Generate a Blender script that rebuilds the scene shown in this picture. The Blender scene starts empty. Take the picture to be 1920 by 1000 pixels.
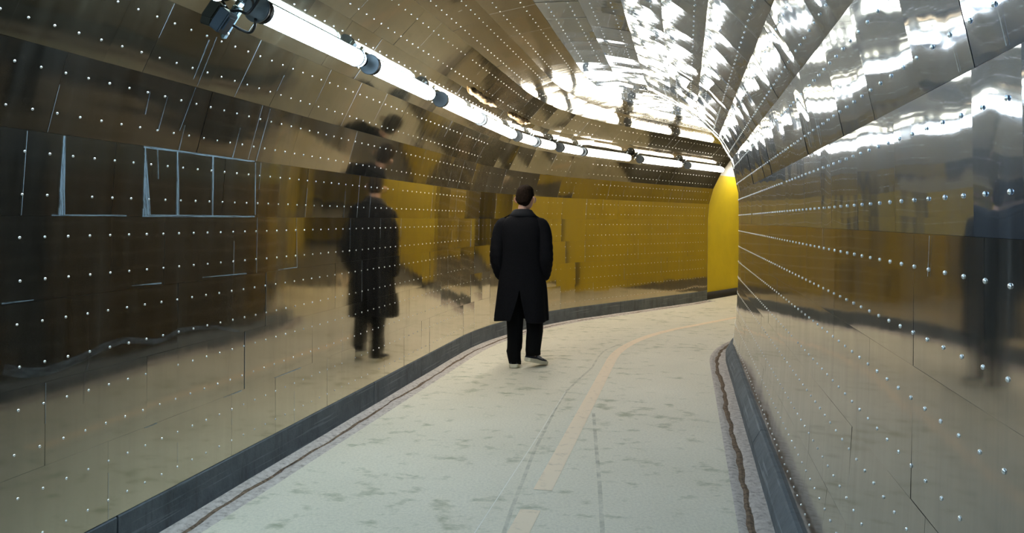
import bpy, bmesh, math, random
from math import sin, cos, pi, radians, sqrt
from mathutils import Vector, Matrix, Quaternion

sc = bpy.context.scene
C = sc.collection
random.seed(7)

# ------------------------------------------------------------------ camera, world, exposure
cam_d = bpy.data.cameras.new('camera')
cam = bpy.data.objects.new('camera', cam_d); C.objects.link(cam)
cam_d.sensor_width = 36.0
cam_d.lens = 36.0 * 1500.0 / 1920.0
cam_d.shift_y = -(500.0 - 410.5) / 1920.0
cam_d.clip_start = 0.02
cam.location = (0, 0, 1.5)
# looking along +Y, rolled a third of a degree so that the horizon falls to the right
cam.rotation_euler = (Matrix.Rotation(radians(90), 3, 'X') @ Matrix.Rotation(radians(0.35), 3, 'Z')).to_euler()
sc.camera = cam

w = bpy.data.worlds.new('world'); sc.world = w; w.use_nodes = True
w.node_tree.nodes['Background'].inputs[0].default_value = (0.6, 0.7, 0.8, 1)
w.node_tree.nodes['Background'].inputs[1].default_value = 0.05
vs = sc.view_settings
vs.view_transform = 'Standard'; vs.look = 'None'; vs.gamma = 1.0; vs.exposure = 1.62
vs.use_curve_mapping = False
sc.cycles.use_denoising = True
sc.cycles.max_bounces = 12
sc.cycles.glossy_bounces = 8
sc.cycles.diffuse_bounces = 4
sc.cycles.sample_clamp_indirect = 6.0

LAMP_POWER = 11.0
COOL = (0.58, 0.81, 1.0)
MID = (1.0, 0.96, 0.87)
WARM = (1.0, 0.95, 0.84)
PALE = (0.72, 0.88, 1.0)

# ------------------------------------------------------------------ tunnel path
A0 = radians(12.2); S0 = 8.6; RL = 9.0; DB = radians(26.0)
UC = -2.42 + RL; RC = UC + 1.0; LB = RC * DB
def path(s, u):
    ph = min(max((s - S0) / RC, 0.0), DB)
    ex = max(s - S0 - LB, 0.0); st = min(s, S0); r = UC - u
    U = UC - r * cos(ph) + ex * sin(DB)
    T = st + r * sin(ph) + ex * cos(DB)
    return (U * cos(A0) + T * sin(A0), -U * sin(A0) + T * cos(A0))
def drop(s):
    return -0.1 * min(max((s - S0) / 6.0, 0.0), 1.2)
def P(s, u, z):
    """station along the tunnel, offset to the right, height above the floor"""
    x, y = path(s, u)
    k = min(max(1.0 - z / 1.5, 0.0), 1.0)
    return Vector((x, y, z + drop(s) * k))
def heading(s):
    return A0 + min(max((s - S0) / RC, 0.0), DB)
S_END = 16.5      # where the metal cladding ends
S_ENDR = 12.4      # on the inner side of the bend it stops earlier
S_BACK = -13.0

# ------------------------------------------------------------------ helpers
def obj(name, bm, mats, parent=None, smooth=False):
    me = bpy.data.meshes.new(name)
    bm.normal_update()
    bm.to_mesh(me); bm.free()
    if not isinstance(mats, (list, tuple)): mats = [mats]
    for m in mats: me.materials.append(m)
    if smooth:
        for p in me.polygons: p.use_smooth = True
    o = bpy.data.objects.new(name, me); C.objects.link(o)
    if parent: o.parent = parent
    return o
def empty(name, loc=(0, 0, 0), rz=0.0):
    o = bpy.data.objects.new(name, None); C.objects.link(o)
    o.location = loc; o.rotation_euler = (0, 0, rz); o.empty_display_size = 0.1
    return o
def tag(o, label=None, cat=None, group=None, kind=None):
    if label: o['label'] = label
    if cat: o['category'] = cat
    if group: o['group'] = group
    if kind: o['kind'] = kind
    return o
def loft(bm, rings, closed=True, cap0=True, cap1=True, mi=0):
    """rings: lists of points with equal counts"""
    vr = [[bm.verts.new(p) for p in r] for r in rings]
    n = len(vr[0])
    for a, b in zip(vr, vr[1:]):
        for i in range(n if closed else n - 1):
            j = (i + 1) % n
            f = bm.faces.new((a[i], a[j], b[j], b[i])); f.material_index = mi
    if closed and cap0:
        f = bm.faces.new(vr[0][::-1]); f.material_index = mi
    if closed and cap1:
        f = bm.faces.new(vr[-1]); f.material_index = mi
    return vr
def tube(bm, pts, rad, n=10, mi=0, cap=True):
    pts = [Vector(p) for p in pts]
    rads = rad if isinstance(rad, (list, tuple)) else [rad] * len(pts)
    rings = []; ref = None
    for i, p in enumerate(pts):
        d = (pts[min(i + 1, len(pts) - 1)] - pts[max(i - 1, 0)]).normalized()
        if ref is None:
            ref = d.cross(Vector((0, 0, 1)))
            if ref.length < 1e-3: ref = d.cross(Vector((0, 1, 0)))
            ref.normalize()
        ref = (ref - d * ref.dot(d)).normalized()
        b = d.cross(ref)
        rings.append([p + (ref * cos(2*pi*k/n) + b * sin(2*pi*k/n)) * rads[i] for k in range(n)])
    loft(bm, rings, cap0=cap, cap1=cap, mi=mi)
def lathe_x(bm, prof, n=28, mi=0, off=(0, 0, 0)):
    """prof: list of (x, r) revolved about the X axis"""
    o = Vector(off)
    rings = [[o + Vector((x, r * cos(2*pi*k/n), r * sin(2*pi*k/n))) for k in range(n)] for x, r in prof]
    loft(bm, rings, mi=mi)
def box(bm, x0, x1, y0, y1, z0, z1, bevel=0.0, mi=0):
    r = bmesh.ops.create_cube(bm, size=1.0)
    for v in r['verts']:
        v.co = Vector(((x0+x1)/2 + v.co.x*(x1-x0), (y0+y1)/2 + v.co.y*(y1-y0), (z0+z1)/2 + v.co.z*(z1-z0)))
    fs = list({f for v in r['verts'] for f in v.link_faces})
    for f in fs: f.material_index = mi
    if bevel:
        es = list({e for v in r['verts'] for e in v.link_edges})
        bmesh.ops.bevel(bm, geom=es, offset=bevel, segments=2, affect='EDGES')

# ------------------------------------------------------------------ materials
class N:
    def __init__(self, name):
        self.m = bpy.data.materials.new(name); self.m.use_nodes = True
        self.t = self.m.node_tree; self.b = self.t.nodes['Principled BSDF']
        self.out = self.t.nodes['Material Output']
    def n(self, typ, **kw):
        x = self.t.nodes.new(typ)
        for k, v in kw.items():
            if k.startswith('_'): setattr(x, k[1:], v)
            else: x.inputs[k.replace('__', ' ')].default_value = v
        return x
    def l(self, a, ao, b, bi): self.t.links.new(a.outputs[ao], b.inputs[bi])
    def coord(self, out='Object', scale=(1, 1, 1)):
        tc = self.n('ShaderNodeTexCoord'); mp = self.n('ShaderNodeMapping')
        mp.inputs['Scale'].default_value = scale
        self.l(tc, out, mp, 'Vector'); return mp
    def noise(self, mp, scale, detail=3, rough=.55):
        x = self.n('ShaderNodeTexNoise'); x.inputs['Scale'].default_value = scale
        x.inputs['Detail'].default_value = detail; x.inputs['Roughness'].default_value = rough
        self.l(mp, 'Vector', x, 'Vector'); return x
    def ramp(self, src, out, stops):
        r = self.n('ShaderNodeValToRGB'); e = r.color_ramp.elements
        while len(e) < len(stops): e.new(.5)
        for i, (p, c) in enumerate(stops):
            e[i].position = p
            e[i].color = (c, c, c, 1) if isinstance(c, (int, float)) else (*c, 1)
        self.l(src, out, r, 'Fac'); return r
    def mix(self, fac, a, b):
        x = self.n('ShaderNodeMix', _data_type='RGBA')
        for sock, v in ((0, fac), (6, a), (7, b)):
            if isinstance(v, tuple) and hasattr(v[0], 'outputs'): self.t.links.new(v[0].outputs[v[1]], x.inputs[sock])
            elif sock == 0: x.inputs[0].default_value = v
            else: x.inputs[sock].default_value = (*v, 1)
        return x
def simple(name, col, rough=.6, metal=0.0, spec=.5, nscale=None, nvar=.25, bump=0.0):
    k = N(name); k.b.inputs['Roughness'].default_value = rough; k.b.inputs['Metallic'].default_value = metal
    k.b.inputs['Specular IOR Level'].default_value = spec
    k.b.inputs['Base Color'].default_value = (*col, 1)
    if nscale:
        mp = k.coord(); nz = k.noise(mp, nscale, 4)
        a = tuple(c * (1 - nvar) for c in col); b = tuple(min(1, c * (1 + nvar)) for c in col)
        r = k.ramp(nz, 'Fac', [(.3, a), (.7, b)]); k.l(r, 'Color', k.b, 'Base Color')
        if bump:
            bp = k.n('ShaderNodeBump', Strength=1.0, Distance=bump); k.l(nz, 'Fac', bp, 'Height'); k.l(bp, 'Normal', k.b, 'Normal')
    return k.m

def cladding_material(name, dent, wave, wscale, r0, r1, ca, cb, dust=(.30, .27, .22), g=(.025, .07, .25), haze=0.0):
    k = N(name); b = k.b
    b.inputs['Metallic'].default_value = 1.0
    uv = k.coord('UV')
    n1 = k.noise(uv, 1.1, 4); rc = k.ramp(n1, 'Fac', [(.3, ca), (.7, cb)])
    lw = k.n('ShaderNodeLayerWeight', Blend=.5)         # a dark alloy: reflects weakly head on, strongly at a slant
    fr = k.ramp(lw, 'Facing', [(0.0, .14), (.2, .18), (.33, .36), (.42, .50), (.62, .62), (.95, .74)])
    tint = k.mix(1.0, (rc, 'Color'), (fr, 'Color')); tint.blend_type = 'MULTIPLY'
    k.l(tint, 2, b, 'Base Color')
    ns = k.noise(k.coord('UV', (9.0, .7, 1)), 1.0, 6, .7)
    rr = k.ramp(ns, 'Fac', [(.35, r0), (.75, r1)]); k.l(rr, 'Color', b, 'Roughness')
    # dents: sheet pulled in between the rivets, plus slow waviness
    sx = k.n('ShaderNodeSeparateXYZ'); k.l(uv, 'Vector', sx, 'Vector')
    mu = k.n('ShaderNodeMath', _operation='MULTIPLY'); mu.inputs[1].default_value = 2*pi/0.12; k.l(sx, 'X', mu, 0)
    cs = k.n('ShaderNodeMath', _operation='COSINE'); k.l(mu, 'Value', cs, 0)
    c2 = k.n('ShaderNodeMath', _operation='MULTIPLY'); c2.inputs[1].default_value = dent; k.l(cs, 'Value', c2, 0)
    wv = k.noise(k.coord('UV', (1, 1.6, 1)), wscale, 1, .4)
    w2 = k.n('ShaderNodeMath', _operation='MULTIPLY'); w2.inputs[1].default_value = wave; k.l(wv, 'Fac', w2, 0)
    ad = k.n('ShaderNodeMath', _operation='ADD'); k.l(c2, 'Value', ad, 0); k.l(w2, 'Value', ad, 1)
    bp = k.n('ShaderNodeBump', Strength=1.0, Distance=1.0); k.l(ad, 'Value', bp, 'Height'); k.l(bp, 'Normal', b, 'Normal')
    lobe = b
    if haze:                                            # fine brushing: a broad sheen under the clear reflection
        gl = k.n('ShaderNodeBsdfAnisotropic'); gl.inputs['Roughness'].default_value = .34
        k.l(tint, 2, gl, 'Color'); k.l(bp, 'Normal', gl, 'Normal')
        lobe = k.n('ShaderNodeMixShader'); lobe.inputs[0].default_value = haze
        k.t.links.new(b.outputs[0], lobe.inputs[1]); k.t.links.new(gl.outputs[0], lobe.inputs[2])
    # grime film
    d = k.n('ShaderNodeBsdfDiffuse'); d.inputs['Color'].default_value = (*dust, 1)
    gn = k.noise(k.coord('UV', (7.0, .55, 1)), 1.3, 7, .72)
    gr = k.ramp(gn, 'Fac', [(.42, g[0]), (.62, g[1]), (.80, g[2])])
    mx = k.n('ShaderNodeMixShader'); k.l(gr, 'Color', mx, 'Fac')
    k.t.links.new(lobe.outputs[0], mx.inputs[1]); k.t.links.new(d.outputs[0], mx.inputs[2])
    k.t.links.new(mx.outputs[0], k.out.inputs['Surface'])
    return k.m
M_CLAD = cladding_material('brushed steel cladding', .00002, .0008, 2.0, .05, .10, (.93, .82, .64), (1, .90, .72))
M_CLAD2 = cladding_material('blue tinted dented steel cladding', .00003, .0045, 1.5, .028, .05, (.56, .72, .96), (.64, .80, 1.0), (.30, .35, .42), (.04, .09, .20), .09)  # blue of the cool lamps' reflection put into steel tint and film
M_CLAD4 = cladding_material('dark olive steel cladding', .00002, .0012, 1.6, .05, .11, (.40, .355, .245), (.50, .45, .33), (.22, .19, .13))  # darker, less reflective tint for the upper left sheets
M_CLAD5 = cladding_material('half dark steel cladding', .00002, .0008, 2.0, .05, .10, (.62, .55, .42), (.72, .64, .50))  # tint between the plain and the dark sheets
M_CLAD3 = cladding_material('darker grey steel cladding', .00002, .0010, 2.0, .05, .10, (.47, .44, .40), (.55, .52, .47), (.30, .29, .27), (.05, .12, .30))  # darker tint and denser film for the right wall sheets
M_RIVET = simple('zinc rivet', (.88, .90, .92), .33, 1.0)
M_BACK = simple('dull batten behind the joints', (.11, .11, .10), .8)
M_EDGE = simple('pale seam highlight', (.40, .46, .50), .6)  # highlight along the sheet edges, painted as a pale colour

def scratch_material(name, col, lo, hi, sc_=(60, 4, 1)):
    k = N(name); k.b.inputs['Base Color'].default_value = (*col, 1); k.b.inputs['Roughness'].default_value = .45
    k.b.inputs['Metallic'].default_value = .2
    nz = k.noise(k.coord('UV', sc_), 1.0, 5, .7); r = k.ramp(nz, 'Fac', [(.35, lo), (.65, hi)])
    k.l(r, 'Color', k.b, 'Alpha'); return k.m
M_SCR = scratch_material('bright scraped metal', (.46, .60, .70), .0, .95, (160, 5, 1))
M_SMEAR = scratch_material('dull smear on metal', (.22, .25, .27), .0, .35, (30, 9, 1))

def floor_material():
    k = N('painted floor'); b = k.b; b.inputs['Roughness'].default_value = .55
    b.inputs['Specular IOR Level'].default_value = .35
    mp = k.coord()
    base = k.ramp(k.noise(mp, .8, 5, .6), 'Fac', [(.3, (.72, .665, .53)), (.7, (.81, .75, .61))])
    fine = k.ramp(k.noise(mp, 60, 3, .7), 'Fac', [(.3, .82), (.6, 1.0)])
    m1 = k.mix(1.0, (base, 'Color'), (fine, 'Color')); m1.blend_type = 'MULTIPLY'
    rot = k.coord(); rot.inputs['Rotation'].default_value = (0, 0, .5); rot.inputs['Scale'].default_value = (1.0, 1.35, 1)
    sn = k.noise(rot, 5.5, 5, .62); big = k.noise(mp, .9, 2)
    mm = k.n('ShaderNodeMath', _operation='MULTIPLY_ADD'); mm.inputs[1].default_value = .35
    k.l(big, 'Fac', mm, 0); k.l(sn, 'Fac', mm, 2)
    sr = k.ramp(mm, 'Value', [(.73, 0.0), (.88, .75)])
    m2 = k.mix((sr, 'Color'), (m1, 2), (.30, .31, .19))
    k.l(m2, 2, b, 'Base Color')
    bp = k.n('ShaderNodeBump', Strength=.5, Distance=.003); k.l(k.noise(mp, 120, 3), 'Fac', bp, 'Height'); k.l(bp, 'Normal', b, 'Normal')
    return k.m
M_FLOOR = floor_material()
def worn(name, col, scale, lo=.35, hi=.6, amin=.5, amax=1.0):
    k = N(name); k.b.inputs['Base Color'].default_value = (*col, 1); k.b.inputs['Roughness'].default_value = .7
    r = k.ramp(k.noise(k.coord(), scale, 5, .65), 'Fac', [(lo, amin), (hi, amax)]); k.l(r, 'Color', k.b, 'Alpha')
    return k.m
M_STRIPE = worn('worn cream lane paint', (.90, .73, .54), 14, .25, .45, .75, 1.0)
M_HAIR = worn('pale hairline', (.85, .82, .74), 6, .25, .4)
M_TRACK = worn('dark tyre track', (.30, .31, .25), 7, .35, .8, .0, .42)
def kerb_material():
    k = N('dark kerb concrete'); b = k.b; b.inputs['Roughness'].default_value = .75
    mp = k.coord()
    r = k.ramp(k.noise(mp, 5, 6, .65), 'Fac', [(.3, (.072, .088, .102)), (.7, (.140, .160, .178))])
    st = k.ramp(k.noise(k.coord('Object', (9, 9, 1.0)), 1.6, 5, .7), 'Fac', [(.52, 0.0), (.7, .6)])
    m = k.mix((st, 'Color'), (r, 'Color'), (.035, .037, .037))
    sc_ = k.ramp(k.noise(k.coord('UV', (1.2, 60, 1)), 1.0, 3, .5), 'Fac', [(.60, 0.0), (.66, .6)])
    m2 = k.mix((sc_, 'Color'), (m, 2), (.24, .27, .29)); k.l(m2, 2, b, 'Base Color')
    bp = k.n('ShaderNodeBump', Strength=.6, Distance=.006); k.l(k.noise(mp, 30, 5), 'Fac', bp, 'Height'); k.l(bp, 'Normal', b, 'Normal')
    return k.m
M_KERB = kerb_material()
def gutter_material():
    k = N('pinkish gutter mortar'); b = k.b; b.inputs['Roughness'].default_value = .9
    mp = k.coord()
    r = k.ramp(k.noise(mp, 26, 6, .7), 'Fac', [(.33, (.34, .29, .26)), (.5, (.60, .53, .48)), (.7, (.72, .66, .61))])
    k.l(r, 'Color', b, 'Base Color')
    bp = k.n('ShaderNodeBump', Strength=1, Distance=.012); k.l(k.noise(mp, 45, 5, .7), 'Fac', bp, 'Height'); k.l(bp, 'Normal', b, 'Normal')
    return k.m
M_GUT = gutter_material()
M_DIRT = simple('brown gutter dirt', (.17, .115, .075), .95, nscale=40, nvar=.6, bump=.01)
M_YEL = simple('yellow tunnel paint', (.57, .425, .005), .55, nscale=2.5, nvar=.07, bump=.004)
M_WHITE = simple('white ceiling paint', (.80, .80, .78), .7, nscale=3, nvar=.03)
M_BLACKTRIM = simple('black recessed skirting', (.012, .011, .010), .8)
M_CONC = simple('grey concrete', (.10, .10, .10), .9, nscale=3)

# ------------------------------------------------------------------ the cladding profile: (u, height above floor)
EYE = 1.5
PROF = [(-2.422, -1.31), (-2.424, -.97), (-2.424, -.645), (-2.424, -.325), (-2.42, 0), (-2.395, .32), (-2.305, .626),
        (-2.15, .920), (-1.95, 1.18), (-1.72, 1.41), (-1.43, 1.516), (-1.08, 1.575), (-.76, 1.573), (-.44, 1.51),
        (-.155, 1.345), (.112, 1.143), (.345, .884), (.475, .64), (.55, .30), (.557, -.03), (.557, -.36), (.552, -.69),
        (.535, -1.02), (.50, -1.335)]
PROF = [(u, z + EYE) for u, z in PROF]
ROW = 0.12          # rivet spacing along the tunnel
QS = [0.0]
for a, b in zip(PROF, PROF[1:]): QS.append(QS[-1] + math.hypot(b[0]-a[0], b[1]-a[1]))

def facet_normal(i):
    a, b = PROF[i], PROF[i+1]; du, dz = b[0]-a[0], b[1]-a[1]; L = math.hypot(du, dz)
    return (dz / L, -du / L)          # (u, z): towards the tunnel's inside
def on_facet(s, i, f, lift=0.0):
    a, b = PROF[i], PROF[i+1]; nu, nz = facet_normal(i)
    return P(s, a[0] + (b[0]-a[0])*f + nu*lift, a[1] + (b[1]-a[1])*f + nz*lift)

def dome(bm, c, ax, t1, t2, r, h, mi):
    rings = []
    for k, (rr, hh) in enumerate(((1.0, 0.0), (.86, .55), (.5, .9))):
        rings.append([bm.verts.new(c + (t1*cos(2*pi*j/8) + t2*sin(2*pi*j/8))*r*rr + ax*h*hh) for j in range(8)])
    top = bm.verts.new(c + ax*h)
    for a, b in zip(rings, rings[1:]):
        for j in range(8):
            f = bm.faces.new((a[j], a[(j+1) % 8], b[(j+1) % 8], b[j])); f.material_index = mi; f.smooth = True
    for j in range(8):
        f = bm.faces.new((rings[-1][j], rings[-1][(j+1) % 8], top)); f.material_index = mi; f.smooth = True

def course(i, parent, name):
    """one run of riveted sheets along the tunnel: facet i of the profile"""
    rnd = random.Random(100 + i)
    S_STOP = S_ENDR if i >= 17 else S_END
    bm = bmesh.new(); uvl = bm.loops.layers.uv.new('UVMap')
    nu, nz = facet_normal(i)
    s = S_BACK + rnd.uniform(0, .3)
    edges = [S_BACK]
    while s < S_STOP:
        edges.append(s)
        s += ROW * rnd.choice((2, 3, 4, 4, 4, 5)) if s > 0 else ROW * 8
    edges.append(S_STOP)
    NX, NY = 6, 4
    L = QS[i+1] - QS[i]
    amp = .0006
    for s0, s1 in zip(edges, edges[1:]):
        if s1 - s0 < .05: continue
        cd = [rnd.gauss(0, amp) for _ in range(4)]
        amp = .0009 if 8 <= i < 18 else .0006 if i < 18 else .0003
        pil = rnd.uniform(-.0008, .0007) if not 11 <= i < 19 else rnd.uniform(-.0036, -.0012)
        g = .0004
        grid = []
        A = on_facet(s0 + g, i, .001); B = on_facet(s1 - g, i, .001)
        Cc = on_facet(s0 + g, i, .999); D = on_facet(s1 - g, i, .999)
        nrm = (B - A).cross(Cc - A).normalized()
        mid = P((s0+s1)/2, -1.0, 1.5)
        if nrm.dot(mid - A) < 0: nrm = -nrm
        # on the bend long sheets are rolled to the curve, short ones stay flat
        for jy in range(NY + 1):
            row = []
            for jx in range(NX + 1):
                fx, fy = jx/NX, jy/NY
                p = A*(1-fx)*(1-fy) + B*fx*(1-fy) + Cc*(1-fx)*fy + D*fx*fy
                d = cd[0]*(1-fx)*(1-fy) + cd[1]*fx*(1-fy) + cd[2]*(1-fx)*fy + cd[3]*fx*fy
                d += pil*sin(pi*fx)*sin(pi*fy)
                row.append((bm.verts.new(p + nrm*d), (s0 + (s1-s0)*fx, QS[i] + L*fy)))
            grid.append(row)
        for jy in range(NY):
            for jx in range(NX):
                q = [grid[jy][jx], grid[jy][jx+1], grid[jy+1][jx+1], grid[jy+1][jx]]
                f = bm.faces.new([v for v, _ in q]); f.smooth = True; f.material_index = 0
                for lp, (v, uvc) in zip(f.loops, q): lp[uvl].uv = uvc
        # pale strips on some vertical sheet edges: seam highlights put into the colour
        if i < 17 and s0 > .8 and rnd.random() < .42:
            f0 = rnd.choice((0.01, 0.01, .3, .5)); f1 = rnd.choice((.99, .99, .6))
            if f1 > f0:
                hw = rnd.uniform(.0005, .0011)
                vs_ = [bm.verts.new(on_facet(s0 + a*hw, i, f, .0022)) for a, f in ((-1, f0), (1, f0), (1, f1), (-1, f1))]
                fc = bm.faces.new(vs_); fc.material_index = 3
    # rivets
    k0 = int(math.ceil(.9 / ROW)); k1 = int((S_STOP - .04) / ROW)
    for f in (.25, .75):
        ph = rnd.uniform(-.012, .012)
        for k in range(k0, k1):
            s = k*ROW + ph
            c = on_facet(s, i, f, .0004)
            ax = (on_facet(s, i, f, .05) - c).normalized()
            t1 = (on_facet(s + .05, i, f, .0004) - c).normalized(); t2 = ax.cross(t1)
            if rnd.random() < .012: continue
            dome(bm, c, ax, t1, t2, .0056 * rnd.uniform(.9, 1.1), .0036, 1)
    # dark batten behind the joints
    n = 60
    prev = None
    for j in range(n + 1):
        s = S_BACK + (S_STOP - S_BACK)*j/n
        cur = [bm.verts.new(on_facet(s, i, f, -.005)) for f in (-.002, 1.002)]
        if prev:
            fc = bm.faces.new((prev[0], cur[0], cur[1], prev[1])); fc.material_index = 2
        prev = cur
    return obj(name, bm, [M_CLAD if i < 5 else M_CLAD5 if i == 5 else M_CLAD4 if i < 11 else M_CLAD2 if i < 19 else M_CLAD3, M_RIVET, M_BACK, M_EDGE], parent)

wall_left = tag(empty('wall_left', P(0, -2.42, 0)), 'tall left wall of dark riveted mirror-like steel sheets', 'wall', kind='structure')
wall_right = tag(empty('wall_right', P(0, .47, 0)), 'close right wall of riveted steel sheets curving out of sight', 'wall', kind='structure')
ceiling = tag(empty('ceiling', P(0, -1, 3.0)), 'vaulted ceiling of fanning shiny riveted steel strips', 'ceiling', kind='structure')
for i in range(len(PROF) - 1):
    root = wall_left if i < 7 else (ceiling if i < 16 else wall_right)
    o = course(i, root, 'cladding_course')
    o.matrix_parent_inverse = Matrix.Translation(root.location).inverted()

# end edge of the cladding: a thin steel rib where it stops
bm = bmesh.new()
prev = None
for (u, z) in PROF:
    nrm = Vector((-1.0 - u, 1.5 - z)).normalized()
    cur = [bm.verts.new(P(S_END + ds, u + nrm.x*k, z + nrm.y*k)) for ds, k in ((0, 0), (.012, 0), (.012, -.16), (0, -.16))]
    if prev:
        for a in range(4):
            bm.faces.new((prev[a], prev[(a+1) % 4], cur[(a+1) % 4], cur[a]))
    prev = cur
tag(obj('trim_1', bm, simple('steel end flange', (.25, .24, .21), .4, .8)), 'steel flange closing the end of the cladding', 'trim', kind='structure')

# ------------------------------------------------------------------ scrapes and smears on the walls: (station, facet, fraction)
def ribbon(name, pts, wid, mat, parent, lift=.0026):
    bm = bmesh.new(); uvl = bm.loops.layers.uv.new('UVMap')
    q = []
    sub = []
    for (a, b) in zip(pts, pts[1:]):
        n = max(1, int(math.hypot(b[0]-a[0], (b[2]-a[2]+b[1]-a[1])*.33) / .03))
        for k in range(n): sub.append(tuple(a[j] + (b[j]-a[j])*k/n if j != 1 else a[1] for j in range(3)) if a[1] == b[1] else a)
    sub.append(pts[-1])
    wd = wid if isinstance(wid, (list, tuple)) else [wid, wid]
    ps = [on_facet(s, i, f, lift) for s, i, f in sub]
    nr = [(on_facet(s, i, f, lift + .05) - p).normalized() for (s, i, f), p in zip(sub, ps)]
    acc = 0; prev = None
    for k, p in enumerate(ps):
        d = (ps[min(k+1, len(ps)-1)] - ps[max(k-1, 0)])
        if d.length < 1e-6: continue
        sd = d.normalized().cross(nr[k])
        t = k / max(1, len(ps)-1)
        hw = (wd[0] + (wd[1]-wd[0])*t) / 2
        if k: acc += (p - ps[k-1]).length
        cur = (bm.verts.new(p - sd*hw), bm.verts.new(p + sd*hw), acc)
        if prev:
            f = bm.faces.new((prev[0], prev[1], cur[1], cur[0]))
            for lp, uvc in zip(f.loops, ((0, prev[2]), (2*hw, prev[2]), (2*hw, acc), (0, acc))): lp[uvl].uv = uvc
        prev = cur
    o = obj(name, bm, mat, parent)
    o.matrix_parent_inverse = Matrix.Translation(parent.location).inverted()
    return o
SCR = [
    ([(2.710, 4, .99), (2.715, 4, .62), (2.719, 4, .3), (2.726, 4, .01)], (.012, .034)),
    ([(3.194, 4, .985), (3.209, 4, .655), (3.223, 4, .353), (3.238, 4, .01)], (.008, .055)),
    ([(3.430, 4, .985), (3.449, 4, .54), (3.468, 4, .02)], (.012, .022)),
    ([(3.727, 4, .985), (3.745, 4, .5), (3.761, 4, .02)], (.016, .010)),
    ([(3.183, 4, .988), (3.693, 4, .988), (4.134, 4, .99)], (.010, .007)),
    ([(2.674, 4, .012), (3.102, 4, .012)], (.006, .006)),
    ([(3.209, 4, .014), (3.662, 4, .014), (4.184, 4, .012)], (.011, .008)),
    ([(3.130, 5, .775), (3.138, 5, .444)], (.003, .007)),
    ([(3.255, 5, .76), (3.252, 5, .25)], (.003, .006)),
    ([(3.434, 5, .4), (3.438, 5, .01)], (.004, .008)),
    ([(3.905, 5, .53), (3.907, 5, .01)], (.003, .008)),
    ([(4.151, 5, .97), (4.150, 5, .01)], (.003, .008)),
    ([(3.281, 4, .98), (3.302, 4, .55)], (.007, .004)),
    ([(3.421, 6, .786), (3.445, 6, .02)], (.006, .003)),
    ([(3.377, 6, .71), (3.395, 6, .1)], (.010, .004)),
    ([(3.439, 5, .99), (3.405, 5, .3)], (.004, .003)),
    ([(3.686, 3, .043), (4.106, 3, .02)], (.004, .006)),
    ([(3.147, 3, .044), (3.353, 3, .031)], (.003, .007)),
    ([(2.447, 3, .018), (2.593, 3, .015)], (.006, .003)),
    ([(4.470, 3, .02), (4.710, 3, .02)], (.005, .005)),
    ([(4.690, 3, .98), (4.710, 3, .02)], (.003, .005)),
    ([(4.147, 4, .974), (4.186, 4, .044)], (.008, .008)),
    ([(3.240, 0, .992), (3.327, 0, .992)], (.004, .006)),
    ([(3.890, 0, .992), (4.064, 0, .992)], (.004, .006)),
    ([(4.432, 0, .992), (4.774, 0, .992)], (.005, .006)),
    ([(4.47, 3, .02), (4.478, 3, .0), (4.482, 3, .0)], (.003, .003)),
]
for pts, wd in SCR: ribbon('scratch', pts, wd, M_SCR, wall_left)
SMEAR = [(2.457, 2, .267), (2.554, 2, .167), (2.644, 2, .127), (2.738, 2, .152), (2.852, 2, .198), (2.975, 2, .276),
         (3.09, 2, .308), (3.196, 2, .251), (3.309, 2, .183), (3.407, 2, .209), (3.489, 2, .27), (3.619, 2, .257),
         (3.808, 2, .196), (3.936, 2, .098), (4.044, 2, .024)]
ribbon('smear', SMEAR, (.040, .014), M_SMEAR, wall_left)
ribbon('smear', [(2.892, 2, .17), (2.868, 2, .02)], (.010, .008), M_SMEAR, wall_left)
ribbon('smear', [(2.861, 1, .99), (2.856, 1, .6)], (.008, .004), M_SMEAR, wall_left)
for pts, wd in [([(1.546, 17, .755), (1.545, 17, .977)], (.003, .004)), ([(1.796, 17, .77), (1.792, 17, .98)], (.003, .003)),
                ([(2.018, 19, .01), (2.03, 19, .3)], (.006, .004)), ([(3.493, 19, .01), (3.493, 19, .28)], (.006, .005)),
                ([(3.79, 17, .37), (3.752, 17, .92)], (.004, .005)), ([(3.474, 17, .5), (3.491, 17, .96)], (.005, .006))]:
    ribbon('scratch', pts, wd, M_SCR, wall_right)

# ------------------------------------------------------------------ floor, gutters, kerbs
U_FL, U_FR = -2.235, .262
bm = bmesh.new()
ss = [S_BACK + k*.25 for k in range(int((44 - S_BACK)/.25))]
us = [-2.6, U_FL, -1.6, -1.0, -.4, U_FR, .7]
US_METAL = [U_FL, -1.6, -1.0, -.4, U_FR]
def strip(bm, us, s_list, z):
    prev = None
    for s in s_list:
        cur = [bm.verts.new(P(s, u, z)) for u in us]
        if prev:
            for k in range(len(us) - 1): bm.faces.new((prev[k], prev[k+1], cur[k+1], cur[k]))
        prev = cur
strip(bm, US_METAL, [s for s in ss if s < S_END + .2], 0.0)
strip(bm, us, [s for s in ss if S_END - .01 <= s < 18.3], 0.0)
strip(bm, [U_FR, .5, .8], [S_ENDR + .05 + k*.25 for k in range(18)], 0.0)
fb = bmesh.new(); strip(fb, us, [18.25 + k*.5 for k in range(49)], 0.0)  # unseen far floor, coloured dark so the upper cladding mirrors it dim
tag(obj('floor_far', fb, simple('darkened far floor', (.085, .080, .065), .85, nscale=12, bump=.004)), 'far floor of the yellow tunnel, its dimness put into the colour', 'floor', kind='structure')
floor = tag(obj('floor', bm, M_FLOOR), 'pale green painted tunnel floor with darker footprints', 'floor', kind='structure')

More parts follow.
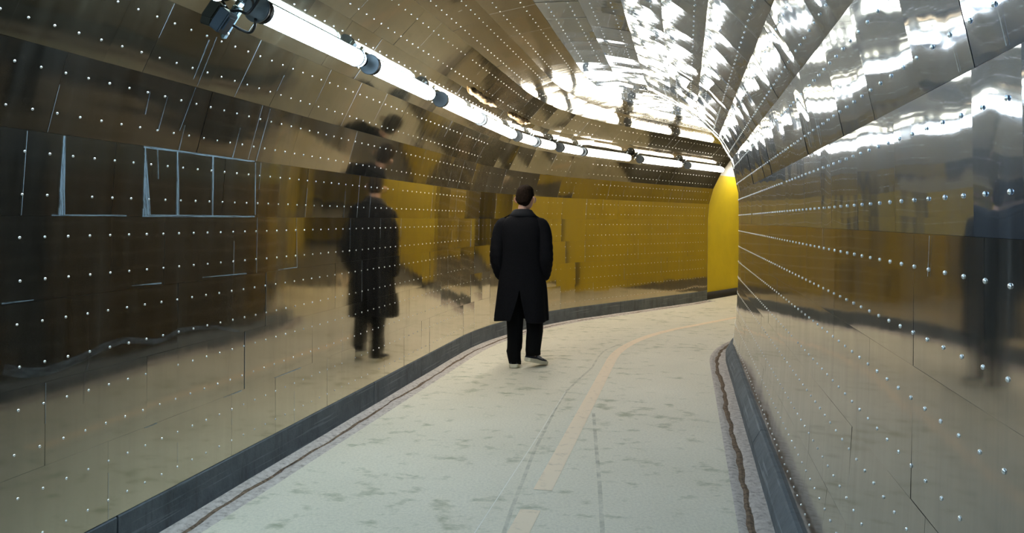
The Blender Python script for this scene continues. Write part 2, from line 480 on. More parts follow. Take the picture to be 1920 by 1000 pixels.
def ground_ribbon(name, pts, wid, mat, z=.0015, resample=True):
    """pts: (station, offset); a thin flat mark on the floor"""
    bm = bmesh.new(); prev = None
    sub = []
    for a, b in zip(pts, pts[1:]):
        n = max(1, int(abs(b[0]-a[0]) / .15))
        for k in range(n): sub.append((a[0] + (b[0]-a[0])*k/n, a[1] + (b[1]-a[1])*k/n))
    sub.append(pts[-1])
    for k, (s, u) in enumerate(sub):
        cur = (bm.verts.new(P(s, u - wid/2, z)), bm.verts.new(P(s, u + wid/2, z)))
        if prev: bm.faces.new((prev[0], prev[1], cur[1], cur[0]))
        prev = cur
    return obj(name, bm, mat, floor)
ground_ribbon('lane_stripe', [(4.36, -.76), (S0, -.757), (S_END + 6, -.76)], .105, M_STRIPE)
ground_ribbon('lane_stripe', [(3.0, -.77), (4.05, -.768)], .105, M_STRIPE)
ground_ribbon('hairline_mark', [(3.2, -.968), (3.7, -.971), (5.25, -.981), (6.89, -1.006)], .005, M_HAIR, .0012)
ground_ribbon('tyre_mark', [(3.3, -.80), (3.72, -.835), (4.0, -.862), (5.04, -.94), (6.2, -.989), (6.9, -1.0), (7.45, -.963),
                            (8.07, -.908), (9.25, -.92), (9.9, -.853)], .022, M_TRACK, .0010)
ground_ribbon('tyre_mark', [(3.3, -.33), (3.83, -.376), (4.56, -.467), (5.25, -.56), (6.18, -.682)], .024, M_TRACK, .0010)

def gutter(side, ua, ub, seed):
    """rough mortar channel between floor paint (ua) and kerb (ub)"""
    rnd = random.Random(seed)
    bm = bmesh.new(); prev = None
    dirt = bmesh.new(); dprev = None
    n = 9
    ph = [rnd.uniform(0, 6.28) for _ in range(6)]
    s = -6.0
    while s < (S_END if side == 'left' else S_ENDR + .05):
        wob = .007*sin(s*3.1 + ph[0]) + .005*sin(s*7.7 + ph[1]) + .004*sin(s*17 + ph[2])
        c = (.52 if side == 'left' else .42) + wob / abs(ub - ua)
        cur = []
        for k in range(n):
            f = k/(n-1)
            dip = -.016 * math.exp(-((f - c)/.13)**2)
            rim = .004*sin(f*9 + s*5 + ph[3]) if 0 < k < n-1 else 0
            cur.append(bm.verts.new(P(s, ua + (ub-ua)*f, .004 + dip + rim*.6 if 0 < k < n-1 else (.0 if k == 0 else .008))))
        if prev:
            for k in range(n-1): bm.faces.new((prev[k], prev[k+1], cur[k+1], cur[k]))
        prev = cur
        wd = (.026 if side == 'left' else .062) + .010*sin(s*4.3 + ph[4]) + .006*sin(s*11 + ph[5]) + rnd.uniform(-.007, .007)
        dc = []
        for k, zz in ((-1, -.004), (0, .004), (1, -.004)):
            dc.append(dirt.verts.new(P(s, ua + (ub-ua)*c + k*wd/2, -.0045 + zz + rnd.uniform(-.002, .002))))
        if dprev:
            for k in range(2): dirt.faces.new((dprev[k], dprev[k+1], dc[k+1], dc[k]))
        dprev = dc
        s += .05
    g = tag(obj('trim_2' if side == 'left' else 'trim_3', bm, M_GUT, smooth=True),
            'rough pinkish mortar gutter along the %s kerb' % side, 'gutter', kind='structure')
    obj('dirt_seam', dirt, M_DIRT, g)
gutter('left', U_FL, -2.43, 3)
gutter('right', U_FR, .44, 5)

def kerb(name, ub, ut, zt, out, joints, label):
    """ub: foot, ut: top inner edge, out: back"""
    bm = bmesh.new(); uvl = bm.loops.layers.uv.new('UVMap')
    for s0, s1 in zip(joints, joints[1:]):
        n = max(2, int((s1 - s0)/.12)); rings = []
        sg = 1 if out > ub else -1
        for k in range(n + 1):
            s = s0 + .006 + (s1 - s0 - .012)*k/n
            w_ = .0035*sin(s*6.1) + .002*sin(s*17.3)
            pr = [(ub, -.03), (ub + w_*.4, zt*.5), (ut - sg*0, zt - .012), (ut + sg*.010, zt + w_*.5), (out, zt + w_*.5), (out, -.03)]
            rings.append([P(s, u, z) for u, z in pr])
        vr = loft(bm, rings)
    bm.faces.ensure_lookup_table()
    for f in bm.faces:
        for lp in f.loops:
            co = lp.vert.co
            lp[uvl].uv = ((co.x*.35 + co.y*.93), co.z)
    return tag(obj(name, bm, M_KERB), label, 'kerb', kind='structure')
JL = [-8.8, -5.85, -2.9, .1, 3.06, 6.02, 8.9, 10.75, 13.1, S_END]
kerb('baseboard_left', -2.42, -2.418, .192, -2.60, JL, 'dark concrete kerb at the foot of the left wall')
JR = [-8.8, -4.3, -1.1, 2.1, 5.3, 8.5, S_ENDR]
kerb('baseboard_right', .430, .470, .168, .62, JR, 'narrow dark concrete kerb at the foot of the right wall')

# ------------------------------------------------------------------ yellow tunnel beyond the cladding
S_FAR = 42.0
YP = [(-2.52, 0), (-2.58, .4), (-2.60, .9), (-2.58, 1.5), (-2.50, 2.0), (-2.38, 2.42)]
def sweep(name, pts, s0, s1, mat, ds=.5, smooth=True):
    bm = bmesh.new(); prev = None; n = int((s1 - s0)/ds) + 1
    for k in range(n + 1):
        s = s0 + (s1 - s0)*k/n
        cur = [bm.verts.new(P(s, u, z)) for u, z in pts]
        if prev:
            for j in range(len(pts) - 1): bm.faces.new((prev[j], cur[j], cur[j+1], prev[j+1]))
        prev = cur
    return obj(name, bm, mat, smooth=smooth)
CTR = -.93
mir = lambda pts: [(2*CTR - u, z) for u, z in pts]
tag(sweep('wall_far_left', YP, S_END + .012, S_FAR, M_YEL), 'bright yellow painted wall beyond the metal cladding', 'wall', kind='structure')
tag(sweep('wall_far_right', mir(YP), S_ENDR + .012, S_FAR, M_YEL), 'yellow painted wall opposite, round the bend', 'wall', kind='structure')
top = [(-2.38, 2.42), (-2.15, 2.75), (-1.75, 3.05), (-1.3, 3.2), (CTR, 3.25)]
top = top + mir(top[:-1])[::-1]
tag(sweep('ceiling_far', top, S_END + .012, S_FAR, M_WHITE), 'white painted vault of the yellow tunnel', 'ceiling', kind='structure')
for nm, us_ in (('baseboard_far_left', (-2.56, -2.46)),):
    ua, ub = us_
    tag(sweep(nm, [(ua, .0), (ub, .0), (ub, .13), (ua, .13)], S_END + .02, S_FAR, M_BLACKTRIM), 'black skirting under the yellow wall', 'baseboard', kind='structure')
def cap(name, s, label, mat):
    bm = bmesh.new()
    loop = [(-2.75, -.05), (-2.75, 3.4), (.9, 3.4), (.9, -.05)]
    a = [bm.verts.new(P(s, u, z)) for u, z in loop]; b = [bm.verts.new(P(s + (.15 if s > 0 else -.15), u, z)) for u, z in loop]
    bm.faces.new(a); bm.faces.new(b[::-1])
    for k in range(4): bm.faces.new((a[k], b[k], b[(k+1) % 4], a[(k+1) % 4]))
    tag(obj(name, bm, mat), label, 'wall', kind='structure')
cap('wall_end', S_FAR, 'yellow wall where the tunnel turns far away', M_YEL)
cap('wall_back', S_BACK, 'dark wall far behind the viewpoint', M_CONC)

# ------------------------------------------------------------------ lamps
def emit(name, col, st):
    k = N(name); k.b.inputs['Base Color'].default_value = (.9, .9, .9, 1); k.b.inputs['Roughness'].default_value = .15
    k.b.inputs['Emission Color'].default_value = (*col, 1); k.b.inputs['Emission Strength'].default_value = st
    return k.m
ME = {'pale': emit('pale white tube', PALE, LAMP_POWER), 'cool': emit('cool white tube', COOL, LAMP_POWER), 'mid': emit('neutral white tube', MID, LAMP_POWER), 'warm': emit('warm white tube', WARM, LAMP_POWER), 'dim': emit('dim warm white tube', WARM, LAMP_POWER*.85)}
M_CAP = simple('dark moulded lamp cap', (.0018, .0022, .0030), .5, spec=.035)
M_RING = simple('blue grey metal ring', (.10, .12, .14), .4, .3)
M_BRK = simple('galvanised bracket', (.34, .38, .40), .45, .8)
M_TRAY = simple('pale lamp housing', (.50, .52, .50), .5)
M_CABLE = simple('black cable rubber', (.012, .012, .013), .5)
M_RUST = simple('ragged brown foam', (.40, .27, .14), .95, nscale=30, nvar=.5, bump=.02)


def make_lamp(LL):
    root = empty('tube_lamp')
    h = LL/2; r = .052
    bm = bmesh.new()
    lathe_x(bm, [(-h, r*.6), (-h, r), (h-.05, r), (h-.028, r*.95), (h-.010, r*.75), (h, r*.4)], 24)
    obj('lamp_tube', bm, ME['mid'], root, True)
    bm = bmesh.new()                                   # disc cap at the near end
    lathe_x(bm, [(-h-.008, .040), (-h-.012, .060), (-h-.05, .062), (-h-.068, .060), (-h-.068, .050), (-h-.058, .047),
                 (-h-.058, .030), (-h-.064, .026), (-h-.064, .010), (-h-.055, .006)], 28)
    cp = obj('end_cap', bm, M_CAP, root, True)
    bm = bmesh.new(); lathe_x(bm, [(-h-.060, .0605), (-h-.060, .0655), (-h-.072, .0655), (-h-.072, .0605)], 28)
    obj('cap_ring', bm, M_RING, cp, True)
    bm = bmesh.new()                                   # clamp ring near the far end
    lathe_x(bm, [(h-.075, .0525), (h-.075, .0555), (h-.062, .0555), (h-.062, .0525)], 24)
    obj('clamp_ring', bm, M_RING, root, True)
    bm = bmesh.new()                                   # socket behind the rounded end
    lathe_x(bm, [(h-.002, .020), (h-.002, .034), (h+.035, .034), (h+.045, .02)], 20)
    obj('socket', bm, M_CAP, root, True)
    bm = bmesh.new(); box(bm, -h-.03, h+.03, -.030, .030, .060, .082, .004)      # slim gear tray on the wall side
    obj('housing', bm, M_TRAY, root)
    for x in (-h-.035, h+.022):
        bm = bmesh.new()
        box(bm, x-.016, x+.016, -.008, .008, .02, .105, .002)
        box(bm, x-.020, x+.020, -.055, .055, .096, .102, .002)
        obj('bracket', bm, M_BRK, root)
    return root
U_L, Z_L = -1.968, EYE + .978
def lamp_frame(s):
    h = heading(s)
    ax = Vector((sin(h), cos(h), 0)); rt = Vector((cos(h), -sin(h), 0))
    out = (rt * -.76 + Vector((0, 0, 1)) * .65).normalized()      # towards the wall
    side = out.cross(ax).normalized()
    return ax, side, out
def place_lamp(o, s0, s1, kind, yellow=False):
    a = P(s0, U_L, Z_L); b = P(s1, U_L, Z_L)
    _, _, out = lamp_frame((s0+s1)/2)
    ax = (b - a).normalized(); side = out.cross(ax).normalized(); out = ax.cross(side)
    m = Matrix((ax, side, out)).transposed().to_4x4()
    m.translation = (a + b)/2
    o.matrix_world = m
    for ch in o.children:
        if ch.name.startswith('lamp_tube'):
            ch.material_slots[0].link = 'OBJECT'; ch.material_slots[0].material = ME[kind]
def copy_tree(o):
    r = o.copy(); C.objects.link(r)
    for ch in o.children:
        c = ch.copy(); C.objects.link(c); c.parent = r
        for g in ch.children:
            d = g.copy(); C.objects.link(d); d.parent = c
    return r
def span(s0, s1): return (P(s1, U_L, Z_L) - P(s0, U_L, Z_L)).length
LAMPS = [
    (3.48, 4.64, 'cool', 'largest lit tube lamp, nearest one beside the black junction box'),
    (4.85, 6.03, 'pale', 'second lit tube lamp from the nearest, behind the large dark round cap'),
    (6.36, 7.57, 'mid', 'third lit tube lamp from the nearest, its far end under ragged brown foam'),
    (7.69, 9.03, 'mid', 'fourth lit tube lamp from the nearest, below the long brown foam strip'),
    (9.24, 9.77, 'mid', 'left one of two very short tube lamps close together at the bend'),
    (9.90, 10.39, 'warm', 'right one of two very short tube lamps close together at the bend'),
    (10.64, 11.19, 'warm', 'single short tube lamp between the short pair and the long far lamps'),
    (11.32, 12.57, 'warm', 'first long tube lamp after the bend, third from the far end'),
    (12.97, 14.37, 'warm', 'long tube lamp second from the far end of the row'),
    (14.71, 16.16, 'warm', 'farthest tube lamp, next to the white ceiling of the yellow tunnel'),
]
row = []
for s0, s1, kd, lab in LAMPS:
    o = make_lamp(span(s0, s1)); place_lamp(o, s0, s1, kd); row.append(o)
    tag(o, lab, 'lamp', 'tube lamps along the left wall')
proto = None
for k in range(8):                     # the row goes on behind the viewpoint
    s1 = 3.12 - 1.42*k; s0 = s1 - 1.17
    if proto is None: proto = o = make_lamp(span(s0, s1))
    else: o = copy_tree(proto)
    place_lamp(o, s0, s1, 'cool')
    tag(o, 'tube lamp of the same row overhead and behind the viewpoint', 'lamp', 'tube lamps behind the viewpoint')
for k in range(8):                     # and on into the yellow tunnel, out of sight round the bend
    s0 = 17.25 + 2.4*k; s1 = s0 + 1.17
    o = copy_tree(proto); place_lamp(o, s0, s1, 'dim'); o.location.z += .02
    tag(o, 'tube lamp in the yellow tunnel hidden round the bend', 'lamp', 'tube lamps in the yellow tunnel')

# junction box and its cables at the near end of the row
def lampspace(s, du, dz): return P(s, U_L + du, Z_L + dz)
jb = empty('junction_box', on_facet(3.43, 7, .05))
tag(jb, 'black junction box with cables at the upper left, beside the nearest lamp', 'junction box')
inv = Matrix.Translation(jb.location).inverted()
def local_box(name, s, i, f, ls, lf, hgt, mat, parent, lift=0.0, bevel=.006, tilt=0.0):
    c = on_facet(s, i, f, lift); ax = (on_facet(s + .05, i, f, lift) - c).normalized(); n_ = (on_facet(s, i, f, lift + .05) - c).normalized()
    q = n_.cross(ax)
    bm = bmesh.new(); box(bm, -ls/2, ls/2, -lf/2, lf/2, 0, hgt, bevel)
    m = Matrix((ax, q, n_)).transposed().to_4x4() @ Matrix.Rotation(tilt, 4, 'Z'); m.translation = c
    bm.transform(inv @ m if parent else m)
    return obj(name, bm, mat, parent)
M_PLATE = simple('pale blue painted plate', (.30, .40, .46), .45, .3)
M_BOXB = simple('blue black plastic', (.020, .030, .040), .4)
local_box('box_body', 3.37, 7, .06, .080, .11, .060, M_BOXB, jb)
local_box('box_lid', 3.37, 7, .06, .062, .09, .068, M_BOXB, jb, bevel=.01)
local_box('mounting_plate', 3.462, 7, .06, .035, .17, .022, M_PLATE, jb, tilt=.10)
local_box('bracket', 3.43, 7, .46, .07, .035, .035, M_PLATE, jb, tilt=-.2)
bm = bmesh.new(); c_ = inv @ on_facet(3.462, 7, -.10, .022)
bmesh.ops.create_uvsphere(bm, u_segments=10, v_segments=6, radius=.010, matrix=Matrix.Translation(c_)); obj('screw', bm, M_RIVET, jb, True)
CABLES = [
    [(3.36, -.16, .02), (3.30, -.12, .10), (3.24, -.05, .05), (3.30, .03, .02), (3.38, .00, .0)],
    [(3.42, -.17, .0), (3.36, -.06, -.02), (3.30, .02, -.05), (3.34, .05, .02), (3.38, .02, .03)],
    [(3.38, -.15, .03), (3.20, -.10, .16), (3.05, -.06, .22), (2.9, -.08, .24), (2.6, -.10, .2)],
    [(3.34, -.18, -.02), (3.27, -.19, .02), (3.25, -.16, .10), (3.30, -.10, .16), (3.36, -.03, .10), (3.39, .0, .04)],
    [(3.44, -.15, -.06), (3.47, -.08, -.095), (3.44, -.03, -.085), (3.40, .0, -.05)],
]
def smooth_pts(pts, n=6):
    out = []
    for k in range(len(pts) - 1):
        p0, p1, p2, p3 = (Vector(pts[min(max(k+j, 0), len(pts)-1)]) for j in (-1, 0, 1, 2))
        for q in range(n):
            t_ = q/n
            out.append(.5*((2*p1) + (p2-p0)*t_ + (2*p0-5*p1+4*p2-p3)*t_*t_ + (3*p1-p0-3*p2+p3)*t_**3))
    out.append(Vector(pts[-1])); return out
for cpts in CABLES:
    bm = bmesh.new(); tube(bm, smooth_pts([inv @ lampspace(*c) for c in cpts]), .0065, 8)
    obj('cable', bm, M_CABLE, jb, True)
# short cables hanging between neighbouring lamps
ends = [(a[1], b[0]) for a, b in zip(LAMPS, LAMPS[1:])]
for k, (a, b) in enumerate(ends):
    bm = bmesh.new()
    tube(bm, smooth_pts([lampspace(a + .03, -.01, .02), lampspace(a + (b-a)*.35, -.05, -.03 + .02*(k % 3)), lampspace(a + (b-a)*.6, -.06, .05), lampspace(b - .05, -.02, .03)]), .006, 6)
    bpy.context.view_layer.update(); bm.transform(row[k].matrix_world.inverted())
    obj('link_cable', bm, M_CABLE, row[k], True)
# ragged brown sealing foam above the lamps
def foam(s0, s1, label, seed):
    rnd = random.Random(seed); bm = bmesh.new(); n = 16; rings = []
    for k in range(n + 1):
        s = s0 + (s1-s0)*k/n; f = sin(pi*(k+.35)/(n+.7))**.5
        c = on_facet(s, 8, .02 + rnd.uniform(-.05, .05), .012); ax = (on_facet(s + .1, 8, .05) - on_facet(s, 8, .05)).normalized()
        nn = (on_facet(s, 8, .05, .05) - on_facet(s, 8, .05)).normalized(); q = nn.cross(ax)
        rr = .036*f*rnd.uniform(.7, 1.3)
        rings.append([c + (nn*cos(2*pi*j/10) + q*sin(2*pi*j/10)*.8)*rr*rnd.uniform(.75, 1.3) for j in range(10)])
    loft(bm, rings)
    tag(obj('sealing_foam', bm, M_RUST, smooth=True), label, 'foam', 'brown foam above the lamps')
foam(7.05, 8.15, 'long ragged brown strip of foam above the third and fourth lamps', 2)
foam(8.75, 9.55, 'short ragged brown strip of foam above the end of the fourth lamp', 9)

# ------------------------------------------------------------------ the walking person, seen from behind
M_SKIN = simple('skin', (.62, .36, .26), .5, nscale=30, nvar=.06)
M_HAIRP = simple('dark brown hair', (.0150, .0098, .0068), .9, spec=.05, nscale=70, nvar=.5, bump=.004)
M_COAT = simple('black wool coat', (.0050, .0050, .0068), .9, spec=.15, nscale=90, nvar=.3, bump=.0015)
M_COLLAR = simple('charcoal coat collar', (.012, .013, .016), .9, spec=.2, nscale=90, nvar=.3, bump=.001)
M_TROU = simple('black trousers', (.0028, .0028, .0030), .9, spec=.15)
M_SOLE = simple('cream rubber sole', (.72, .66, .50), .6, nscale=20, nvar=.1)
M_UPPER = simple('dark navy shoe fabric', (.022, .024, .040), .7)
M_GREYP = simple('grey shoe panel', (.22, .22, .24), .6)
M_EYE = simple('eye white', (.8, .8, .78), .3)

YAW = radians(-9)
man = empty('person', (.103, 8.12, 0), YAW)
tag(man, 'person in a long black coat walking away, hands in pockets, cream-soled shoes', 'person')

def ell(cx, cy, z, a, b, n=28, ph=0.0):
    return [Vector((cx + a*cos(2*pi*k/n + ph), cy + b*sin(2*pi*k/n + ph), z)) for k in range(n)]

# body: one skinned surface (torso, neck, limbs, hands with five fingers closed inside the pockets)
def skinned(joints, bones, root_i, level=2):
    me = bpy.data.meshes.new('skin'); me.from_pydata([j[0] for j in joints], bones, []); me.update()
    o = bpy.data.objects.new('skin_tmp', me); C.objects.link(o)
    o.modifiers.new('s', 'SKIN'); o.modifiers.new('d', 'SUBSURF').levels = level
    for k, j in enumerate(joints):
        r = j[1]; me.skin_vertices[0].data[k].radius = r if isinstance(r, tuple) else (r, r)
    me.skin_vertices[0].data[root_i].use_root = True
    dg = bpy.context.evaluated_depsgraph_get(); dg.update()
    ev = o.evaluated_get(dg); m2 = bpy.data.meshes.new_from_object(ev)
    bm = bmesh.new(); bm.from_mesh(m2)
    bpy.data.objects.remove(o); bpy.data.meshes.remove(me); bpy.data.meshes.remove(m2)
    return bm
J = [((0, 0, .95), (.13, .10)), ((0, .01, 1.12), (.125, .09)), ((0, 0, 1.30), (.15, .10)), ((0, -.005, 1.44), (.11, .075)),
     ((.0, .0, 1.53), .052), ((.004, .012, 1.60), .052), ((.006, .02, 1.66), .055)]
B = [(0, 1), (1, 2), (2, 3), (3, 4), (4, 5), (5, 6)]
for sg in (-1, 1):
    k = len(J)
    J += [((sg*.17, -.005, 1.42), .055), ((sg*.235, -.045, 1.14), .042), ((sg*.215, .05, .955), .030), ((sg*.20, .085, .90), (.036, .022))]
    B += [(3, k), (k, k+1), (k+1, k+2), (k+2, k+3)]
    hb = k + 3
    for j, (dx, ln) in enumerate(((-.027, .070), (-.009, .080), (.009, .076), (.027, .060))):
        q = len(J); x = sg*.20 + dx*.35; y0 = .085 + dx
        J += [((x - sg*.004, y0 + .012, .870), .010), ((x - sg*.012, y0 + .022, .870 - ln*.45), .009), ((x - sg*.026, y0 + .026, .870 - ln*.85), .0075)]
        B += [(hb, q), (q, q+1), (q+1, q+2)]
    q = len(J)
    J += [((sg*.185, .125, .905), .011), ((sg*.172, .142, .872), .009)]
    B += [(hb, q), (q, q+1)]
LEG = {-1: [(-.085, .01, .84), (-.075, .03, .50), (-.068, -.03, .10), (-.068, -.02, .055)],
       1: [(.095, .01, .84), (.125, .06, .50), (.128, -.02, .16), (.140, .0, .105)]}
for sg in (-1, 1):
    k = len(J); L_ = LEG[sg]
    J += [(L_[0], .080), (L_[1], .055), (L_[2], .038), (L_[3], .036)]
    B += [(0, k), (k, k+1), (k+1, k+2), (k+2, k+3)]
bm = skinned(J, B, 0)
# head: lofted skull with a face, turned a little to the right
HC = Vector((.028, .030, 1.702)); HY = Matrix.Rotation(radians(-16), 3, 'Z') @ Matrix.Rotation(radians(6), 3, 'X')
def head_pt(th, v):
    """th: angle (pi/2 = face), v: 0 chin .. 1 crown"""
    z = -.118 + .236*v
    pr = max(0.0, 1 - abs((v - .5)*2)**2.6) ** .48
    a = .083*pr; b = .098*pr
    if v < .5: a *= .80 + .20*(v/.5); 
    x = a*cos(th); y = b*sin(th)
    fr = max(0.0, sin(th))
    if v < .42: y += .020*fr*(1 - v/.42) - .0*(1-fr)
    if v < .35 and sin(th) < 0: y *= .72
    d = math.atan2(cos(th), sin(th))
    nose = math.exp(-(d/.17)**2) * math.exp(-((v - .40)/.085)**2); y += .026*nose
    brow = math.exp(-(d/.6)**2) * math.exp(-((v - .56)/.04)**2); y += .005*brow
    for e in (-1, 1):
        y -= .009*math.exp(-((d - e*.36)/.16)**2) * math.exp(-((v - .50)/.045)**2)
    y += .007*math.exp(-(d/.30)**2) * (math.exp(-((v - .235)/.022)**2) + math.exp(-((v - .185)/.022)**2)) - .004*math.exp(-(d/.34)**2)*math.exp(-((v-.21)/.012)**2)
    return Vector((x, y, z))
NV, NT = 26, 40
rings = [[HC + HY @ head_pt(2*pi*k/NT, .012 + .976*j/NV) for k in range(NT)] for j in range(NV + 1)]
loft(bm, rings)
# ears
for sg in (-1, 1):
    er = []
    for j, (t_, wx) in enumerate(((0, .006), (.2, .014), (.5, .019), (.8, .020), (1, .012))):
        zc = -.038 + .062*t_
        er.append([HC + HY @ (Vector((sg*(.098 + .016*sin(pi*t_) + .006*cos(a)), -.004 - .010*t_ + 1.25*wx*sin(a), zc*1.1))) for a in [2*pi*q/10 for q in range(10)]])
    loft(bm, er)
obj('body', bm, M_SKIN, man, True)
for sg in (-1, 1):
    bm = bmesh.new()
    bmesh.ops.create_uvsphere(bm, u_segments=12, v_segments=8, radius=.011, matrix=Matrix.Translation(HC + HY @ Vector((sg*.029, .078, .001))))
    obj('eye', bm, M_EYE, man, True)
# hair: a cap over crown, back and sides, short at the nape
rnd = random.Random(4); bm = bmesh.new(); prev = None; rings = []
for j in range(19):
    ring = []
    for k in range(NT):
        th = 2*pi*k/NT
        sn = sin(th)
        HL = ((-1.0, .20), (-.75, .24), (-.35, .46), (-.1, .60), (.25, .60), (.6, .72), (1.0, .80))
        for (a0, v0), (a1, v1) in zip(HL, HL[1:]):
            if a0 - 1e-6 <= sn <= a1 + 1e-6: vmin = v0 + (v1 - v0)*(sn - a0)/(a1 - a0); break
        v = vmin + (.990 - vmin)*(j/18)
        p = head_pt(th, v); n_ = Vector((p.x, p.y*.8, max(p.z, 0)*1.1)).normalized()
        thick = (.004 + .010*min(1, (v - vmin)*5)) + .010*max(0, v - .7)/.3
        thick += .0022*sin(th*23 + j*.8) + rnd.uniform(-.0018, .0018)
        if v > .8: p.z += .006
        ring.append(HC + HY @ (p + n_*thick))
    rings.append(ring)
loft(bm, rings, cap0=False)
obj('hair', bm, M_HAIRP, man, True)

# coat: body with an open back vent, sleeves into the pockets, turned collar
SECT = [  # z, centre x, centre y, half width, half depth
    (1.585, .006, .005, .066, .062), (1.555, .004, .004, .085, .078), (1.525, .002, .0, .125, .092), (1.49, 0, -.002, .185, .105),
    (1.455, 0, -.005, .213, .116), (1.40, 0, -.006, .220, .127), (1.32, 0, -.006, .212, .134), (1.22, 0, -.004, .203, .134),
    (1.10, 0, 0, .200, .133), (.98, 0, 0, .212, .140), (.88, .002, 0, .232, .150), (.80, .002, 0, .243, .157), (.74, .001, 0, .249, .162),
    (.66, .0, 0, .256, .168), (.58, -.002, 0, .262, .173), (.52, -.003, 0, .266, .177), (.468, -.003, 0, .267, .180)]
rings = []; NC = 64
for (z, cx, cy, a, b) in SECT:
    gap = 0.0
    if z < .77: gap = .012 + .50*((.77 - z)/.302)**1.15 * .55
    ring = []
    for k in range(NC + 1):
        t_ = k/NC
        th = -pi/2 + gap + (2*pi - 2*gap)*t_
        e = 2.3
        ct, st = cos(th), sin(th)
        rr = (abs(ct)**e + abs(st)**e)**(-1/e)
        low = max(0.0, (1.0 - z)/.54)
        fold = .010*low*sin(th*7 + 1.3) + .006*low*sin(th*13 + z*3) + .0035*sin(th*5 + z*9)
        x = cx + (a + fold)*rr*ct; y = cy + (b + fold)*rr*st
        zz = z + (.010*sin(th*3 + 1) * low if z < .6 else 0)
        if z < .77:
            if t_ < .08: y -= .02*low*(1 - t_/.08)
        ring.append(Vector((x, y, zz)))
    rings.append(ring)
bm = bmesh.new(); loft(bm, rings, closed=False)
bmesh.ops.remove_doubles(bm, verts=bm.verts, dist=.0005)
coat = obj('coat', bm, M_COAT, man, True)
md = coat.modifiers.new('thick', 'SOLIDIFY'); md.thickness = .007; md.offset = -1
md = coat.modifiers.new('sub', 'SUBSURF'); md.levels = 1; md.render_levels = 1
def sleeve(sg):
    pts = [(sg*.150, -.004, 1.445), (sg*.190, -.006, 1.43), (sg*.222, -.012, 1.36), (sg*.242, -.030, 1.25), (sg*.252, -.044, 1.16), (sg*.252, -.040, 1.10),
           (sg*.244, -.012, 1.03), (sg*.234, .02, .97), (sg*.222, .048, .925), (sg*.212, .060, .90)]
    rd = [.070, .082, .079, .073, .070, .071, .068, .064, .060, .050]
    sp = smooth_pts(pts, 4); n = len(sp)
    rr = []
    for k in range(n):
        f = k/(n-1)*(len(rd)-1); i0 = min(int(f), len(rd)-2)
        r = rd[i0] + (rd[i0+1]-rd[i0])*(f-i0)
        r *= 1 + .035*sin(k*1.9 + sg) * (1 if .25 < k/n < .9 else 0)
        rr.append(r)
    bm = bmesh.new(); tube(bm, sp, rr, 18)
    return obj('sleeve', bm, M_COAT, coat, True)
for sg in (-1, 1): sleeve(sg)
# collar: folded down band around the neck
CR = []
for j, (dz, aa, bb) in enumerate(((1.535, .082, .075), (1.578, .074, .068), (1.590, .078, .072), (1.584, .090, .082), (1.555, .112, .096), (1.520, .145, .106))):
    ring = []
    for k in range(41):
        th = -pi/2 + (k/40 - .5)*radians(290)
        lift = .018*max(0, -sin(th)) if j in (1, 2, 3) else 0
        dr = -.016*max(0, -sin(th)) if j == 5 else 0
        ring.append(Vector((.005 + aa*cos(th), .004 + bb*sin(th) , dz + lift*.3 + dr*(-.2))))
    CR.append(ring)
bm = bmesh.new(); loft(bm, CR, closed=False)
cl = obj('collar', bm, M_COLLAR, coat, True)
md = cl.modifiers.new('thick', 'SOLIDIFY'); md.thickness = .006
# pocket flaps, shoulder tabs and the back seam
for sg in (-1, 1):
    bm = bmesh.new()
    loft(bm, [[Vector((sg*(.214 + .004*j), .02 + .05*q, .955 - .055*j + .012*q)) for q in (0, 1, 2)] + [Vector((sg*(.232 + .004*j), .02 + .05*q, .955 - .055*j + .012*q)) for q in (2, 1, 0)] for j in (0, 1)])
    obj('pocket_flap', bm, M_COAT, coat)
    bm = bmesh.new()
    pp = [(sg*.12, -.01, 1.538), (sg*.17, -.012, 1.512), (sg*.215, -.012, 1.478)]
    loft(bm, [[Vector(p) + Vector((0, dy, dz)) for dy, dz in ((-.022, 0), (.022, 0), (.022, .008), (-.022, .008))] for p in pp])
    obj('shoulder_tab', bm, M_COAT, coat)

# trousers
bm = bmesh.new()
def leg_rings(rows, n=24, seed=0):
    out = []
    for j, (z, cx, cy, a, b, tilt) in enumerate(rows):
        out.append([Vector((cx + (a + .004*sin(3*t_ + j*1.7 + seed))*cos(t_), cy + (b + .004*sin(2*t_ + j))*sin(t_), z + tilt*sin(t_))) for t_ in [2*pi*q/n for q in range(n)]])
    return out
loft(bm, leg_rings([(.028, -.060, -.035, .060, .075, -.012), (.05, -.062, -.035, .063, .080, -.01), (.10, -.066, -.030, .066, .082, 0), (.155, -.074, -.022, .073, .080, .0), (.19, -.070, -.018, .076, .080, 0),
                    (.26, -.066, -.012, .077, .082, 0), (.36, -.064, 0, .080, .085, 0), (.5, -.070, .02, .088, .095, 0), (.68, -.085, .015, .100, .110, 0), (.86, -.09, .005, .105, .13, 0), (.98, -.06, 0, .12, .125, 0)]))
loft(bm, leg_rings([(.135, .124, -.035, .074, .080, .006), (.18, .126, -.032, .076, .082, .004), (.26, .130, -.018, .080, .083, 0), (.36, .132, .012, .084, .086, 0), (.5, .126, .05, .089, .096, 0),
                    (.68, .110, .03, .100, .112, 0), (.86, .095, .008, .105, .13, 0), (.98, .06, 0, .12, .125, 0)], seed=2))
obj('trousers', bm, M_TROU, man, True)

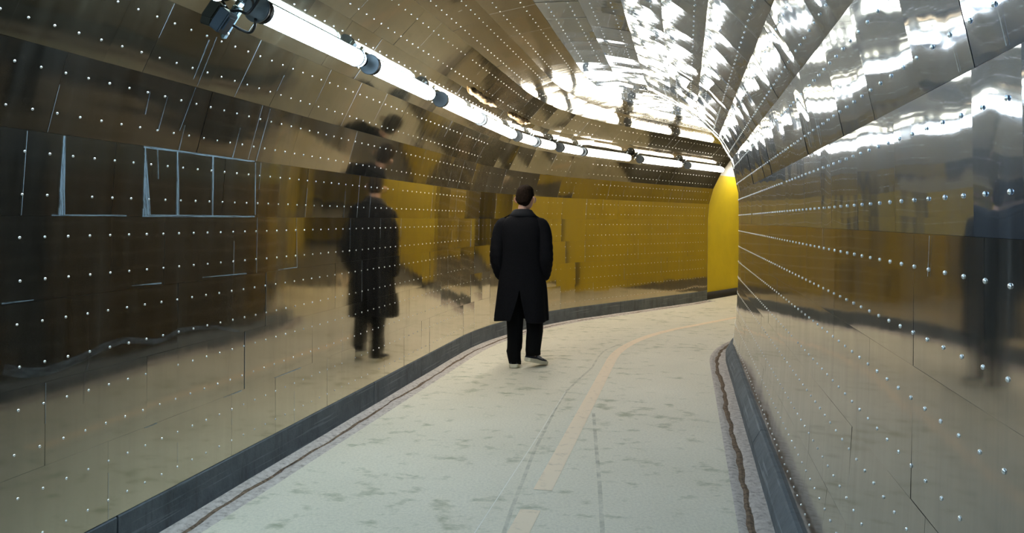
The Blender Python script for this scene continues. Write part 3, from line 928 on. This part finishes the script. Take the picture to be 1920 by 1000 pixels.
# shoes: built heel at origin, toe along +Y
def shoe(loc, yaw, pitch):
    m = Matrix.Translation(loc) @ Matrix.Rotation(yaw, 4, 'Z') @ Matrix.Rotation(pitch, 4, 'X')
    W = [(-.012, .030), (.0, .043), (.03, .049), (.09, .046), (.16, .052), (.215, .054), (.255, .046), (.280, .026), (.287, .010)]
    bm = bmesh.new(); rings = []
    for y, w_ in W:
        up = .010 * max(0, (y - .2)/.087)**2; bk = .006 if y < .005 else 0
        h = .034 if y > .09 else .042
        rings.append([m @ Vector(p) for p in ((-w_*.9, y, up + bk), (w_*.9, y, up + bk), (w_*1.04, y, up + h*.45), (w_, y, up + h), (-w_, y, up + h), (-w_*1.04, y, up + h*.45))])
    loft(bm, rings)
    up_o = bmesh.new(); rings = []
    for y, w_, h in [(-.004, .034, .085), (.03, .044, .100), (.075, .043, .108), (.11, .044, .094), (.16, .048, .072), (.215, .048, .060), (.25, .040, .052), (.274, .022, .044)]:
        pts = []
        for q in range(13):
            a = pi*q/12
            pts.append(m @ Vector((w_*cos(a)*(1 if sin(a) < .7 else .98), y, .030 + (h - .030)*sin(a)**.75)))
        rings.append(pts + [m @ Vector((-w_, y, .028)), m @ Vector((w_, y, .028))])
    loft(up_o, rings)
    u_ = obj('shoe', up_o, M_UPPER, man, True)
    obj('sole', bm, M_SOLE, u_)
    bm = bmesh.new(); rings = []
    for y, h in ((.09, .0955), (.115, .0835), (.14, .073), (.17, .063)):
        rings.append([m @ Vector((.050*cos(a), y, .032 + (h + .006 - .030)*sin(a)**.75)) for a in [radians(d) for d in range(15, 62, 6)]])
    loft(bm, rings, closed=False)
    pn = obj('side_panel', bm, M_GREYP, u_, True)
    pn.modifiers.new('t', 'SOLIDIFY').thickness = .003
    bm = bmesh.new()
    for y, h in ((.105, .102), (.125, .094), (.145, .086), (.165, .078)):
        tube(bm, [m @ Vector((x, y + abs(x)*.2, h - abs(x)*.35 + .002)) for x in (-.026, -.013, 0, .013, .026)], .003, 6)
    obj('laces', bm, M_SOLE, u_, True)
shoe((-.062, -.100, 0.0), radians(6), 0.0)
shoe((.066, -.060, .062), radians(-38), radians(-13.0))
